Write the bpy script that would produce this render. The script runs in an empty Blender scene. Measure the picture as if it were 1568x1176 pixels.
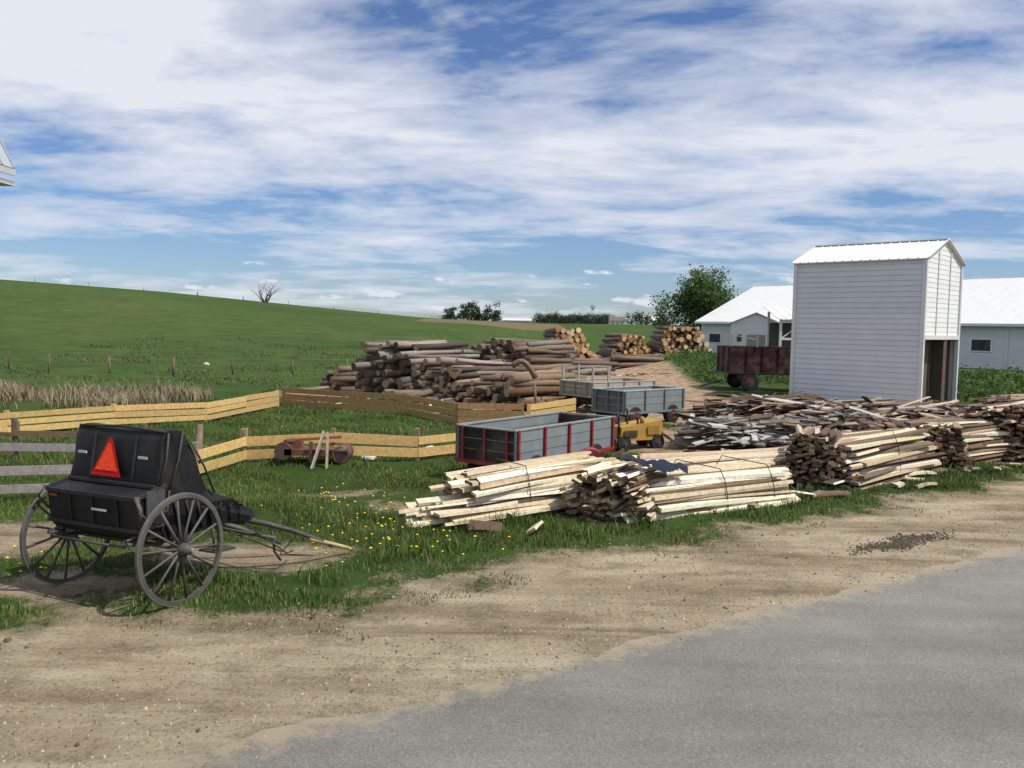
import bpy, math, random
import numpy as np
from mathutils import Vector, Matrix
rng=random.Random(7); nr=np.random.RandomState(5)
scene=bpy.context.scene
RD=np.array([0.833,0.553]); RN=np.array([-0.553,0.833])

# ---------------------------------------------------------------- terrain
def zf(x,y):
    x=np.asarray(x,float); y=np.asarray(y,float)
    H=np.interp(x,[-400,-250,-114,-77.6,-58.7,-32.6,-12,9.6,31,100],[18,16,11.2,9.1,7.5,5.1,4,3.6,3.7,3.6])
    y0=np.interp(x,[-20,-8,2],[42,50,95])
    t=np.clip((y-y0)/(190-y0),0,1)
    z=H*np.sin(np.pi/2*t)**1.3
    m=np.clip(1-np.hypot((x-12.5)/6.5,(y-56)/12),0,1)
    z=z+0.9*m*m*(3-2*m)
    s=RN[0]*x+RN[1]*y
    und=0.05*np.sin(x*0.9+1.3*np.sin(y*.7))*np.sin(y*0.8+.5)+0.03*np.sin(x*2.1+y*1.7)
    z=z+und*np.clip((s-7.5)/2,0,1)*np.clip((60-y)/20,0,1)
    return z
def Z(x,y): return float(zf(x,y))
def pn(x,y,f=1.0,o=0.0):
    x=x*f+o; y=y*f-o
    return (np.sin(x*1.7+2.1*np.sin(y*1.1+.3))+np.sin(y*2.3+1.7*np.sin(x*1.3+1.9))+np.sin((x+y)*3.1+1.1*np.sin(x*2.9-y)))/6+.5
CAPS=[(3,28,16,25,3.2),(5,30,6.5,45,3.2),(6.5,45,8,75,3.2),(8,75,10,88,3),(-5,34,1,35,4.2),(-1,42,5,66,5),
      (12,80,18,80,4),(9,30,26,27,3),(4,21,12,21.5,2.6),(12,20,17,21,2.5),(5,17,8,18,1.4)]
def yard(x,y):
    x=np.asarray(x,float); y=np.asarray(y,float); m=np.zeros(np.broadcast(x,y).shape)
    for a,b,c,d,r in CAPS:
        vx,vy=c-a,d-b; t=np.clip(((x-a)*vx+(y-b)*vy)/(vx*vx+vy*vy),0,1)
        ds=np.hypot(x-a-t*vx,y-b-t*vy); m=np.maximum(m,np.clip((r-ds)/1.2+.5,0,1))
    return m
def shoulder(x,y):
    s=RN[0]*x+RN[1]*y
    e=7.95+0.75*(pn(x,y,.6)-.5)*2+.3*(pn(x,y,2.3,5)-.5)+np.clip((-2.5-x)*.35,0,1.2)
    a=np.clip((e-s)/1.5+.5,0,1)
    b=np.clip((s+2.8)/.8,0,1)
    return a*b
def patches(x,y):
    m=np.clip(1-np.hypot((x+3.2)/1.9,(y-10)/1.0),0,1)*1.3
    m=np.maximum(m,np.clip(1-np.hypot((x+7.0)/2.4,(y-10.3)/1.8),0,1)*1.5)
    m=np.maximum(m,np.clip(1-np.hypot((x+4.6)/1.5,(y-8.6)/.9),0,1)*1.1)
    m=np.maximum(m,np.clip(1-np.hypot((x+1.6)/1.3,(y-12.6)/.8),0,1)*.8)
    m=np.maximum(m,np.clip(1-np.hypot((x+2.6)/1.6,(y-13.6)/.7),0,1)*.8)
    m=np.maximum(m,np.clip(1-np.hypot((x+0.3)/1.2,(y-20)/1.5),0,1)*.9)
    return m

# ---------------------------------------------------------------- materials
def newmat(name):
    m=bpy.data.materials.new(name); m.use_nodes=True
    nt=m.node_tree; b=nt.nodes['Principled BSDF']; return m,nt,b
def N(nt,t,**k):
    n=nt.nodes.new(t)
    for a,v in k.items(): setattr(n,a,v)
    return n
def ramp(nt,fac,stops):
    r=N(nt,'ShaderNodeValToRGB'); e=r.color_ramp.elements
    while len(e)<len(stops): e.new(.5)
    for i,(p,c) in enumerate(stops):
        e[i].position=p; e[i].color=c if len(c)==4 else (*c,1)
    nt.links.new(fac,r.inputs[0]); return r.outputs[0]
def noise(nt,vec,scale,detail=4,rough=.6,dist=0):
    n=N(nt,'ShaderNodeTexNoise'); n.inputs['Scale'].default_value=scale; n.inputs['Detail'].default_value=detail
    n.inputs['Roughness'].default_value=rough; n.inputs['Distortion'].default_value=dist
    if vec is not None: nt.links.new(vec,n.inputs['Vector'])
    return n.outputs['Fac']
def mixc(nt,f,a,b,mode='MIX'):
    m=N(nt,'ShaderNodeMix',data_type='RGBA',blend_type=mode)
    for s,v in ((m.inputs[0],f),(m.inputs[6],a),(m.inputs[7],b)):
        if hasattr(v,'is_output'): nt.links.new(v,s)
        elif isinstance(v,(int,float)): s.default_value=v
        else: s.default_value=(*v,1) if len(v)==3 else v
    return m.outputs[2]
def math_(nt,op,a,b=None,clamp=False):
    m=N(nt,'ShaderNodeMath',operation=op,use_clamp=clamp)
    for s,v in ((m.inputs[0],a),(m.inputs[1],b)):
        if v is None: continue
        if hasattr(v,'is_output'): nt.links.new(v,s)
        else: s.default_value=v
    return m.outputs[0]
def bump(nt,b,h,strength=.4,dist=.02):
    n=N(nt,'ShaderNodeBump'); n.inputs['Strength'].default_value=strength; n.inputs['Distance'].default_value=dist
    nt.links.new(h,n.inputs['Height']); nt.links.new(n.outputs[0],b.inputs['Normal'])
def colmat(name,rough=.8,scale=12,amt=.35,bs=.3,metal=0,spec=.3,dirt=None):
    m,nt,b=newmat(name); a=N(nt,'ShaderNodeAttribute',attribute_name='Col')
    g=N(nt,'ShaderNodeNewGeometry')
    n=noise(nt,g.outputs['Position'],scale,6,.65)
    v=ramp(nt,n,[(.3,(1-amt,)*3),(.7,(1+amt*.3,)*3)])
    c=mixc(nt,1.0,a.outputs['Color'],v,'MULTIPLY')
    if dirt:
        n2=noise(nt,g.outputs['Position'],2.3,8,.7)
        f=ramp(nt,n2,[(.45,(0,0,0)),(.75,(dirt[0],)*3)])
        c=mixc(nt,f,c,dirt[1])
    nt.links.new(c,b.inputs['Base Color']); b.inputs['Roughness'].default_value=rough
    b.inputs['Metallic'].default_value=metal; b.inputs['Specular IOR Level'].default_value=spec
    if bs: bump(nt,b,n,bs,.01)
    return m
def foliage(name,trans=.35):
    m,nt,b=newmat(name); a=N(nt,'ShaderNodeAttribute',attribute_name='Col')
    nt.links.new(a.outputs['Color'],b.inputs['Base Color']); b.inputs['Roughness'].default_value=.6
    b.inputs['Specular IOR Level'].default_value=.2
    if trans:
        t=N(nt,'ShaderNodeBsdfTranslucent'); c2=mixc(nt,1.0,a.outputs['Color'],(1.3,1.4,.6),'MULTIPLY'); nt.links.new(c2,t.inputs[0])
        mx=N(nt,'ShaderNodeMixShader'); mx.inputs[0].default_value=trans
        nt.links.new(b.outputs[0],mx.inputs[1]); nt.links.new(t.outputs[0],mx.inputs[2])
        nt.links.new(mx.outputs[0],nt.nodes['Material Output'].inputs[0])
    return m
M_wood=colmat('sawn_wood',.75,14,.35,.4)
M_bark=colmat('bark',.9,22,.55,.8)
M_paint=colmat('weathered_paint',.6,6,.2,.05,dirt=(.5,(.2,.17,.13)))
M_siding=colmat('white_siding',.5,1.5,.07,.03,dirt=(.14,(.35,.32,.28)))
M_leather=colmat('black_leather',.6,9,.3,.25,spec=.3,dirt=(.25,(.09,.08,.065)))
M_metal=colmat('dusty_metal',.6,8,.3,.1,metal=.1,dirt=(.5,(.22,.17,.12)))
M_rubber=colmat('rubber',.85,10,.3,.1)
M_cloth=colmat('cloth',.9,30,.3,.4)
M_leaf=foliage('leaves'); M_grass=foliage('grass_blades',0)
M_stone=colmat('clods',.95,40,.3,.5)
M_roof=colmat('painted_metal_roof',.4,1.2,.05,.02,dirt=(.15,(.4,.4,.38)))

# ---------------------------------------------------------------- mesh builder
class MB:
    def __init__(s,*mats): s.v=[];s.f=[];s.c=[];s.m=[];s.M=Matrix.Identity(4);s.mats=list(mats);s.sm=[]
    def P(s,ps):
        i=len(s.v)
        for p in ps: s.v.append((s.M@Vector(p))[:])
        return i
    def F(s,idx,col,m=0,smooth=False): s.f.append(idx);s.c.append(col);s.m.append(m);s.sm.append(smooth)
    def poly(s,ps,col,m=0): i=s.P(ps); s.F(list(range(i,i+len(ps))),col,m)
    def box(s,c,size,col,m=0,R=None,topcol=None,endcol=None,taper=1.0):
        hx,hy,hz=size[0]/2,size[1]/2,size[2]/2; c=Vector(c); ps=[]
        for z in(-1,1):
            for x,y in((-1,-1),(1,-1),(1,1),(-1,1)):
                k=taper if z>0 else 1
                q=Vector((x*hx*k,y*hy*k,z*hz)); q=R@q if R is not None else q; ps.append(c+q)
        i=s.P(ps)
        cs=[col,topcol or col,col,endcol or col,col,endcol or col]
        for fc,k in zip([(0,3,2,1),(4,5,6,7),(0,1,5,4),(1,2,6,5),(2,3,7,6),(3,0,4,7)],cs): s.F([i+j for j in fc],k,m)
    def bar(s,a,b,w,h,col,m=0,up=(0,0,1)):
        a=Vector(a);b=Vector(b);d=(b-a); L=d.length; d.normalize(); u=Vector(up); sx=d.cross(u)
        if sx.length<1e-4: sx=d.cross(Vector((1,0,0)))
        sx.normalize(); uu=sx.cross(d); R=Matrix((d,sx,uu)).transposed(); s.box((a+b)/2,(L,w,h),col,m,R)
    def tube(s,pts,rad,col,m=0,n=8,cap=True,capcol=None,capm=None,smooth=True):
        pts=[Vector(p) for p in pts]; rings=[]
        for k,p in enumerate(pts):
            d=(pts[min(k+1,len(pts)-1)]-pts[max(k-1,0)]).normalized()
            a=d.cross(Vector((0,0,1)))
            if a.length<1e-3: a=Vector((1,0,0))
            a.normalize(); b=a.cross(d); r=rad[k] if hasattr(rad,'__len__') else rad
            rings.append(s.P([p+(a*math.cos(2*math.pi*j/n)+b*math.sin(2*math.pi*j/n))*r for j in range(n)]))
        for k in range(len(rings)-1):
            for j in range(n):
                j2=(j+1)%n; s.F([rings[k]+j,rings[k]+j2,rings[k+1]+j2,rings[k+1]+j],col,m,smooth)
        if cap:
            cc=capcol or col; cm=m if capm is None else capm
            s.F([rings[0]+j for j in range(n)][::-1],cc,cm); s.F([rings[-1]+j for j in range(n)],cc,cm)
    def ring(s,c,ax,R,w,t,col,m=0,n=40):
        c=Vector(c);ax=Vector(ax).normalized();a=ax.cross(Vector((0,0,1))).normalized();b=a.cross(ax); idx=[]
        for j in range(n):
            an=2*math.pi*j/n; d=a*math.cos(an)+b*math.sin(an)
            idx.append(s.P([c+d*R-ax*w/2,c+d*R+ax*w/2,c+d*(R-t)+ax*w/2,c+d*(R-t)-ax*w/2]))
        for j in range(n):
            p,q=idx[j],idx[(j+1)%n]
            for k in range(4):
                k2=(k+1)%4; s.F([p+k,q+k,q+k2,p+k2],col,m)
    def build(s,name,parent=None):
        me=bpy.data.meshes.new(name); me.from_pydata(s.v,[],s.f)
        for m in s.mats: me.materials.append(m)
        me.polygons.foreach_set('material_index',s.m); me.polygons.foreach_set('use_smooth',s.sm)
        ca=me.color_attributes.new('Col','FLOAT_COLOR','CORNER'); arr=[]
        for f,c in zip(s.f,s.c): arr.extend(([*c[:3],1.0])*len(f))
        ca.data.foreach_set('color',arr); me.update()
        o=bpy.data.objects.new(name,me); scene.collection.objects.link(o)
        if parent: o.parent=parent
        return o
def empty(name):
    e=bpy.data.objects.new(name,None); scene.collection.objects.link(e); return e
def npmesh(name,V,F,C,mat):
    me=bpy.data.meshes.new(name); k=F.shape[1]; m=len(F)
    me.vertices.add(len(V)); me.vertices.foreach_set('co',V.astype(np.float32).ravel())
    me.loops.add(m*k); me.loops.foreach_set('vertex_index',F.astype(np.int32).ravel())
    me.polygons.add(m); me.polygons.foreach_set('loop_start',np.arange(m,dtype=np.int32)*k)
    me.polygons.foreach_set('loop_total',np.full(m,k,dtype=np.int32))
    me.update(calc_edges=True)
    ca=me.color_attributes.new('Col','FLOAT_COLOR','CORNER')
    c4=np.ones((m,4),np.float32); c4[:,:3]=C; ca.data.foreach_set('color',np.repeat(c4,k,axis=0).ravel())
    me.materials.append(mat); me.validate(); o=bpy.data.objects.new(name,me); scene.collection.objects.link(o); return o
def jit(c,a=.15,r=rng):
    k=1+r.uniform(-a,a); return tuple(max(0,q*k*(1+r.uniform(-a,a)*.3)) for q in c)

# ---------------------------------------------------------------- ground
def geo(a,b,st,g):
    o=[a]
    while o[-1]<b: o.append(o[-1]+st); st*=g
    return np.array(o)
xs=np.concatenate([-geo(24.3,3500,.5,1.13)[::-1],np.arange(-24,30,.3),geo(30.2,3500,.5,1.13)])
ys=np.concatenate([-geo(12.3,400,.6,1.3)[::-1],np.arange(-12,45,.3),np.arange(45,110,1.2),np.arange(110,230,3.),geo(232,4500,6,1.18)])
X,Y=np.meshgrid(xs,ys); Zg=zf(X,Y); nx,ny=len(xs),len(ys)
V=np.stack([X,Y,Zg],-1).reshape(-1,3)
ii=(np.arange(ny-1)[:,None]*nx+np.arange(nx-1)[None,:]).ravel()
F=np.stack([ii,ii+1,ii+1+nx,ii+nx],-1)
m,nt,b=newmat('ground_surface')
g=N(nt,'ShaderNodeNewGeometry'); pos=g.outputs['Position']
at=N(nt,'ShaderNodeAttribute',attribute_name='mask'); sp=N(nt,'ShaderNodeSeparateColor'); nt.links.new(at.outputs['Color'],sp.inputs[0])
mp=N(nt,'ShaderNodeMapping'); mp.inputs['Rotation'].default_value=(0,0,-math.atan2(.553,.833)); mp.inputs['Scale'].default_value=(.3,1.7,1); nt.links.new(pos,mp.inputs[0])
nmid=noise(nt,pos,2.2,7,.7); nfine=noise(nt,pos,24,6,.75); ntrk=noise(nt,mp.outputs[0],1.0,8,.7,.6); nbig=noise(nt,pos,.55,4,.6)
nfar=noise(nt,pos,.03,8,.7); nmot=noise(nt,pos,.45,6,.75)
ga=ramp(nt,nmid,[(.3,(.034,.06,.013)),(.5,(.056,.092,.02)),(.72,(.10,.12,.038))])
gb=ramp(nt,nfar,[(.35,(.024,.060,.012)),(.5,(.042,.084,.016)),(.65,(.075,.105,.027))])
grass=mixc(nt,.62,ga,gb)
grass=mixc(nt,1,grass,ramp(nt,nmot,[(.35,(.72,.72,.74)),(.65,(1.22,1.18,1.18))]),'MULTIPLY')
nst=N(nt,'ShaderNodeMapping'); nst.inputs['Scale'].default_value=(.05,.35,.3); nt.links.new(pos,nst.inputs[0])
nline=noise(nt,nst.outputs[0],1,6,.65)
grass=mixc(nt,ramp(nt,nline,[(.5,(0,0,0)),(.75,(.55,.55,.55))]),grass,(.10,.098,.042))
dsh=ramp(nt,ntrk,[(.3,(.18,.14,.09)),(.42,(.29,.235,.158)),(.55,(.40,.34,.24)),(.72,(.48,.415,.31))])
dsh=mixc(nt,1,dsh,ramp(nt,nbig,[(.35,(.8,.78,.75)),(.6,(1.05,1.05,1.05))]),'MULTIPLY')
dsp=ramp(nt,nfine,[(.32,(.45,.4,.36)),(.47,(1,1,1)),(.7,(1.15,1.15,1.15))]); dsh=mixc(nt,.9,dsh,dsp,'MULTIPLY')
dya=ramp(nt,nmid,[(.3,(.17,.115,.07)),(.5,(.33,.235,.15)),(.7,(.45,.34,.23))])
dirt=mixc(nt,sp.outputs[1],dsh,dya)
fa=math_(nt,'ADD',sp.outputs[0],math_(nt,'MULTIPLY',math_(nt,'SUBTRACT',nmid,.5),1.9))
fa=math_(nt,'ADD',fa,math_(nt,'MULTIPLY',math_(nt,'SUBTRACT',nfine,.5),.8))
soil=ramp(nt,fa,[(.5,(1,1,1)),(1.0,(0,0,0))])
dirt=mixc(nt,math_(nt,'MULTIPLY',soil,.8),dirt,(.16,.13,.08))
fac=ramp(nt,fa,[(.36,(0,0,0)),(.58,(1,1,1))])
c=mixc(nt,fac,grass,dirt); c=mixc(nt,sp.outputs[2],c,(.17,.12,.075))
nt.links.new(c,b.inputs['Base Color']); b.inputs['Roughness'].default_value=.95; b.inputs['Specular IOR Level'].default_value=.1
hh=math_(nt,'ADD',math_(nt,'MULTIPLY',nfine,.6),math_(nt,'ADD',nmid,ntrk)); bump(nt,b,hh,1.0,.07)
ground=npmesh('ground',V,F,np.ones((len(F),3)),m)
sh=shoulder(X,Y); ya=yard(X,Y); R_=np.maximum(np.maximum(sh,ya*.95),patches(X,Y))
B_=((X>-16)&(X<9)&(Y>138)&(Y<168)).astype(float)*.8
mk=np.zeros((nx*ny,4),np.float32); mk[:,0]=R_.ravel(); mk[:,1]=np.clip(ya*1.5-sh,0,1).ravel(); mk[:,2]=B_.ravel(); mk[:,3]=1
ca=ground.data.color_attributes.new('mask','FLOAT_COLOR','POINT'); ca.data.foreach_set('color',mk.ravel())
ground.data.polygons.foreach_set('use_smooth',[True]*len(ground.data.polygons))

# road
m,nt,b=newmat('asphalt'); g=N(nt,'ShaderNodeNewGeometry'); pos=g.outputs['Position']
n1=noise(nt,pos,55,6,.9); n2=noise(nt,pos,.9,6,.6)
mp=N(nt,'ShaderNodeMapping'); mp.inputs['Rotation'].default_value=(0,0,-math.atan2(.553,.833)); mp.inputs['Scale'].default_value=(.12,1.3,1); nt.links.new(pos,mp.inputs[0])
n3=noise(nt,mp.outputs[0],1,6,.6)
c=ramp(nt,n1,[(.32,(.08,.073,.066)),(.46,(.20,.19,.175)),(.56,(.245,.232,.215)),(.68,(.46,.435,.40))])
c=mixc(nt,1,c,ramp(nt,n2,[(.3,(.82,.82,.82)),(.7,(1.12,1.12,1.1))]),'MULTIPLY')
c=mixc(nt,1,c,ramp(nt,n3,[(.35,(.86,.86,.86)),(.65,(1.1,1.1,1.08))]),'MULTIPLY')
dt=N(nt,'ShaderNodeVectorMath',operation='DOT_PRODUCT'); dt.inputs[1].default_value=(-.553,.833,0); nt.links.new(pos,dt.inputs[0])
e=math_(nt,'ADD',math_(nt,'SUBTRACT',dt.outputs['Value'],5.2),math_(nt,'MULTIPLY',math_(nt,'SUBTRACT',noise(nt,pos,5,8,.8),.5),1.5))
c=mixc(nt,ramp(nt,e,[(.0,(0,0,0)),(.3,(.9,.9,.9))]),c,(.35,.295,.205))
nt.links.new(c,b.inputs['Base Color']); b.inputs['Roughness'].default_value=.9; b.inputs['Specular IOR Level'].default_value=.15
bump(nt,b,n1,.9,.015)
v=[];f=[]; tt=np.arange(-80,220,.12); k=0
for t in tt:
    for s_ in (-1.6+.05*rng.uniform(-1,1),2,5.45+.06*math.sin(t*1.3)+.05*math.sin(t*4.1)+rng.uniform(-.035,.035)):
        p=RD*t+RN*s_; v.append((p[0],p[1],.006))
for i in range(len(tt)-1):
    for j in range(2): a=i*3+j; f.append((a,a+3,a+4,a+1))
npmesh('asphalt_road',np.array(v),np.array(f),np.ones((len(f),3)),m)

# ---------------------------------------------------------------- grass
def blades(name,pts,h,w,cols,lean=.5,mat=M_grass):
    n=len(pts); a=nr.uniform(0,2*np.pi,n); hh=h*nr.uniform(.45,1.15,n)*(.55+.8*pn(pts[:,0],pts[:,1],1.9,4)); ww=w*nr.uniform(.6,1.4,n)
    z=zf(pts[:,0],pts[:,1])-.01; d=np.stack([np.cos(a),np.sin(a)],-1); b=nr.uniform(0,2*np.pi,n); l=lean*hh*nr.uniform(0,1,n)
    P=np.column_stack([pts,z]); o=np.column_stack([d*ww[:,None]*.5,np.zeros(n)])
    mid=P+np.column_stack([np.cos(b)*l*.35,np.sin(b)*l*.35,hh*.55]); tip=P+np.column_stack([np.cos(b)*l,np.sin(b)*l,hh])
    Vv=np.stack([P-o,P+o,mid+o*.8,tip,mid-o*.8],1).reshape(-1,3)
    i=np.arange(n)*5; Fq=np.stack([i,i+1,i+2,i+4],-1)
    tip2=tip+o*.15; Vv=np.concatenate([Vv,tip2]); j=n*5+np.arange(n)
    F2=np.stack([i+4,i+2,j,i+3],-1)
    cols=np.array(cols); ci=nr.randint(0,len(cols),n)
    tone=(.65+.65*pn(pts[:,0],pts[:,1],.9,11))[:,None]
    C=cols[ci]*nr.uniform(.75,1.25,(n,1))*tone
    return npmesh(name,Vv,np.concatenate([Fq,F2]),np.concatenate([C*.85,C]),mat)
def scatter(n,x0,x1,y0,y1,cond):
    p=np.column_stack([nr.uniform(x0,x1,n),nr.uniform(y0,y1,n)]); return p[cond(p[:,0],p[:,1])]
def fr(x,y,mg=1.0):
    return np.abs(x)<y*.66+mg
GC=[(.065,.12,.022),(.08,.145,.026),(.105,.165,.038),(.14,.175,.052),(.05,.092,.02),(.24,.20,.10)]
def c1(x,y):
    return (shoulder(x,y)+nr.uniform(-.3,.3,len(x))<.3)&(yard(x,y)<.4)&(patches(x,y)<nr.uniform(.05,.6,len(x)))&(pn(x,y,1.4,3)+pn(x,y,.5)*.6>nr.uniform(.45,1.2,len(x)))&fr(x,y)
p=scatter(420000,-9,12,7.5,15.5,c1); blades('grass',p[:115000],.075,.010,GC)
p=scatter(260000,-14,12,15,30,c1); blades('grass',p[:65000],.10,.018,GC)
def c2(x,y):
    s=RN[0]*x+RN[1]*y
    return (shoulder(x,y)<.12)&(pn(x,y,2.1,7)>.64)&(s<12)&(yard(x,y)<.5)&fr(x,y)&(patches(x,y)<.15)
p=scatter(90000,-8,12,8.5,17,c2); blades('tall_grass',p[:15000],.20,.012,GC[:5],.7)
def c3(x,y):
    s=RN[0]*x+RN[1]*y
    return (shoulder(x,y)>.2)&(shoulder(x,y)<.98)&(s>6.4)&(pn(x,y,2.5,2)+nr.uniform(-.12,.12,len(x))>.58)
p=scatter(140000,-8,12,5,15,c3); blades('grass',p[:24000],.045,.010,[(.12,.14,.05),(.2,.18,.09),(.085,.12,.035),(.26,.22,.13)])
p=scatter(30000,-20,-9.5,25,33,lambda x,y:(pn(x,y,.7,1)+.25*nr.uniform(-1,1,len(x))>.5)&(np.hypot((x+15.5)/5.2,(y-29)/3)<1)); blades('dry_reeds',p[:6500],.45,.03,[(.34,.27,.18),(.26,.2,.13),(.38,.32,.22),(.18,.17,.08)],.7)
p=scatter(60000,-32,-4,33,75,lambda x,y:(pn(x,y,.25,4)+nr.uniform(-.2,.2,len(x))>.62)&(yard(x,y)<.3)); blades('pasture_grass',p[:9000],.14,.05,[(.10,.14,.045),(.13,.14,.06),(.07,.12,.03)],.9)

# dandelions
mb=MB(M_cloth)
for _ in range(120):
    cx,cy=rng.choice([(-2.0,12.2),(-1.9,9.9),(-1.2,11),(-.6,9.9),(-2.6,13),(-5,9),(-1.8,10.6),(-1.6,11.6)]); x=cx+rng.gauss(0,.5);y=cy+rng.gauss(0,.5)
    if -.553*x+.833*y<8.2: continue
    z=Z(x,y)+rng.uniform(.08,.17); r=rng.uniform(.013,.022); n=7
    i=mb.P([(x+r*math.cos(k*2*math.pi/n),y+r*math.sin(k*2*math.pi/n),z+.002*(k%2)) for k in range(n)]+[(x,y,z+.014),(x,y,z-.012)])
    for k in range(n):
        mb.F([i+k,i+(k+1)%n,i+n],(.8,.58,.02)); mb.F([i+(k+1)%n,i+k,i+n+1],(.3,.4,.05))
    mb.tube([(x,y,z-.01),(x,y,z-.2)],.003,(.1,.18,.04),n=4)
mb.build('dandelions')
def stones(name,pts,rr,cols):
    mb=MB(M_stone)
    for (x,y) in pts:
        r=rng.uniform(*rr)*(1 if rng.random()<.93 else 1.8); z=Z(x,y)+.004
        ps=[(x+r*rng.uniform(.6,1.2)*math.cos(a),y+r*rng.uniform(.6,1.2)*math.sin(a),z-.004) for a in [0,1.3,2.5,3.8,5.1]]
        ps2=[(x+(q[0]-x)*.6,y+(q[1]-y)*.6,z+r*rng.uniform(.35,.7)) for q in ps]; i=mb.P(ps+ps2); c=jit(rng.choice(cols),.25)
        for k in range(5): k2=(k+1)%5; mb.F([i+k,i+k2,i+5+k2,i+5+k],c)
        mb.F([i+5+k for k in range(5)],c)
    return mb.build(name)
pts=[]
while len(pts)<4600:
    t=rng.uniform(-3,15); s_=5.2+abs(rng.gauss(0,1.4)); p=RD*t+RN*s_
    if s_<8.6 and p[1]>3: pts.append(p)
stones('gravel',pts,(.004,.012),[(.40,.34,.25),(.28,.23,.16),(.44,.4,.33),(.18,.14,.09)])
pts=[]
for _ in range(120):
    t=rng.uniform(-3,15); s_=rng.uniform(5.7,8.3); pts.append(RD*t+RN*s_)
stones('dirt_clods',pts,(.008,.024),[(.12,.085,.05),(.18,.13,.08)])
pts=[]
for _ in range(1500):
    a=rng.gauss(0,.42);bb=rng.gauss(0,.09)+.06*math.sin(a*6); pts.append(np.array([5.2,11.1])+RD*a*1.0+RN*bb)
stones('manure_patch',pts,(.006,.019),[(.09,.075,.05),(.13,.10,.07)])

# ---------------------------------------------------------------- buggy cart
cart=empty('horse_buggy'); C=(-3.88,8.45); az=math.radians(24)
CM=Matrix.Translation((C[0],C[1],0))@Matrix.Rotation(-az,4,'Z')
BK=(.009,.009,.011)
def wheel(mb,c,ax,R,col,n=14):
    mb.ring(c,ax,R,.032,.014,(.13,.125,.12),1,48); mb.ring(c,ax,R-.0145,.038,.035,col,0,48)
    c=Vector(c);ax=Vector(ax).normalized();a=ax.cross(Vector((0,0,1))).normalized();b=a.cross(ax)
    for j in range(n):
        an=2*math.pi*(j+.3)/n; d=a*math.cos(an)+b*math.sin(an); mb.tube([c+d*.06,c+d*.3*R*2*.6,c+d*(R-.045)],[.019,.012,.014],jit(col,.25),0,6)
    mb.tube([c-ax*.13,c-ax*.06,c+ax*.06,c+ax*.13],[.035,.062,.062,.03],col,0,12); mb.tube([c+ax*.12,c+ax*.16],[.028,.022],(.25,.23,.2),1,10)
for sx,nm in((1,'wheel_right'),(-1,'wheel_left')):
    mb=MB(M_paint,M_metal); mb.M=CM; wheel(mb,(sx*.775,0,.545),(sx,0,.02),.545,(.075,.068,.06)); mb.build(nm,cart)
mb=MB(M_leather,M_metal,M_cloth); mb.M=CM
def prism(mb,prof,x0,x1,col,m=0,x0t=None):
    n=len(prof); i=mb.P([(x0,y,z) for y,z in prof]+[(x1,y,z) for y,z in prof])
    for k in range(n): k2=(k+1)%n; mb.F([i+k,i+k2,i+n+k2,i+n+k],col,m)
    mb.F([i+k for k in range(n)][::-1],col,m); mb.F([i+n+k for k in range(n)],col,m)
prism(mb,[(-.32,.74),(-.36,1.06),(-.33,1.09),(-.06,1.14),(-.02,.66),(-.26,.66)],-.62,.58,BK)
for z in(1.07,.76): mb.box((0,-.36 if z>1 else -.335,z),(1.26,.03,.035),(.025,.025,.027))
mb.bar((-.63,-.36,1.08),(-.63,-.02,1.16),.03,.03,(.03,.03,.03)); mb.bar((.6,-.36,1.08),(.6,-.02,1.16),.03,.03,(.03,.03,.03))
for x in(-.3,.0,.33): mb.bar((x,-.345,.78),(x,-.372,1.04),.02,.012,(.02,.02,.022))
for x in(-.64,.62): mb.tube([(x,-.1,.8),(x*1.06,-.3,.86),(x*1.05,-.42,1.0),(x,-.36,1.1)],.014,(.05,.05,.05),1,6)
mb.build('rear_box',cart)
mb=MB(M_leather); mb.M=CM
prof=[(-.12,1.13),(-.09,1.35),(-.04,1.58),(.0,1.66),(.06,1.685),(.2,1.67),(.28,1.6),(.36,1.4),(.44,1.2),(.56,1.03),(.72,.93),(.9,.85),(1.1,.75),(1.26,.67),(1.24,.6),(.9,.6),(.5,.6),(.1,.6),(-.05,.64)]
nxs=12; grid=[]
for k,(y,z) in enumerate(prof):
    row=[]
    for j in range(nxs+1):
        q=j/nxs; x=-.58+1.16*q; sag=-.035*math.sin(math.pi*q)*(1 if 5<k<14 else .25); wr=.014*math.sin(q*21+k*1.7)*(1 if 6<k<14 else .2)
        row.append((x+.02*math.sin(k*1.9),y,z+sag+wr))
    grid.append(mb.P(row))
n=len(prof)
for k in range(n):
    k2=(k+1)%n
    for j in range(nxs): mb.F([grid[k]+j,grid[k2]+j,grid[k2]+j+1,grid[k]+j+1],BK,0,True)
for sx in(0,nxs):
    cy,cz=.3,.9; ci=mb.P([((.6 if sx else -.6),cy,cz)])
    for k in range(n):
        k2=(k+1)%n; mb.F([grid[k]+sx,grid[k2]+sx,ci] if not sx else [grid[k2]+sx,grid[k]+sx,ci],BK,0,False)
mb.build('hood_and_apron',cart)
mb=MB(M_leather,M_metal,M_cloth); mb.M=CM
for y0,z0,y1,z1 in((-.1,1.15,.02,1.66),(.2,1.66,.02,1.1),(.02,1.1,-.1,.66),(.3,1.55,.62,.98)):
    for x in(.605,-.605): mb.tube([(x,y0,z0),(x*1.01,(y0+y1)/2+.02,(z0+z1)/2),(x,y1,z1)],.011,(.05,.05,.052),0,6)
for k in range(8):
    y=.02+k*.14; mb.tube([(.598,y,.64),(.615,y-.04,.8),(.6,y-.1+.02*k,1.05-.04*k)],.016,(.015,.015,.016),0,6)
mb.box((.61,-.16,.95),(.02,.22,.36),(.07,.07,.072),0); mb.tube([(.62,-.4,1.1),(.70,-.42,1.0),(.68,-.4,.84)],.02,(.08,.08,.08),1,6)
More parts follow.
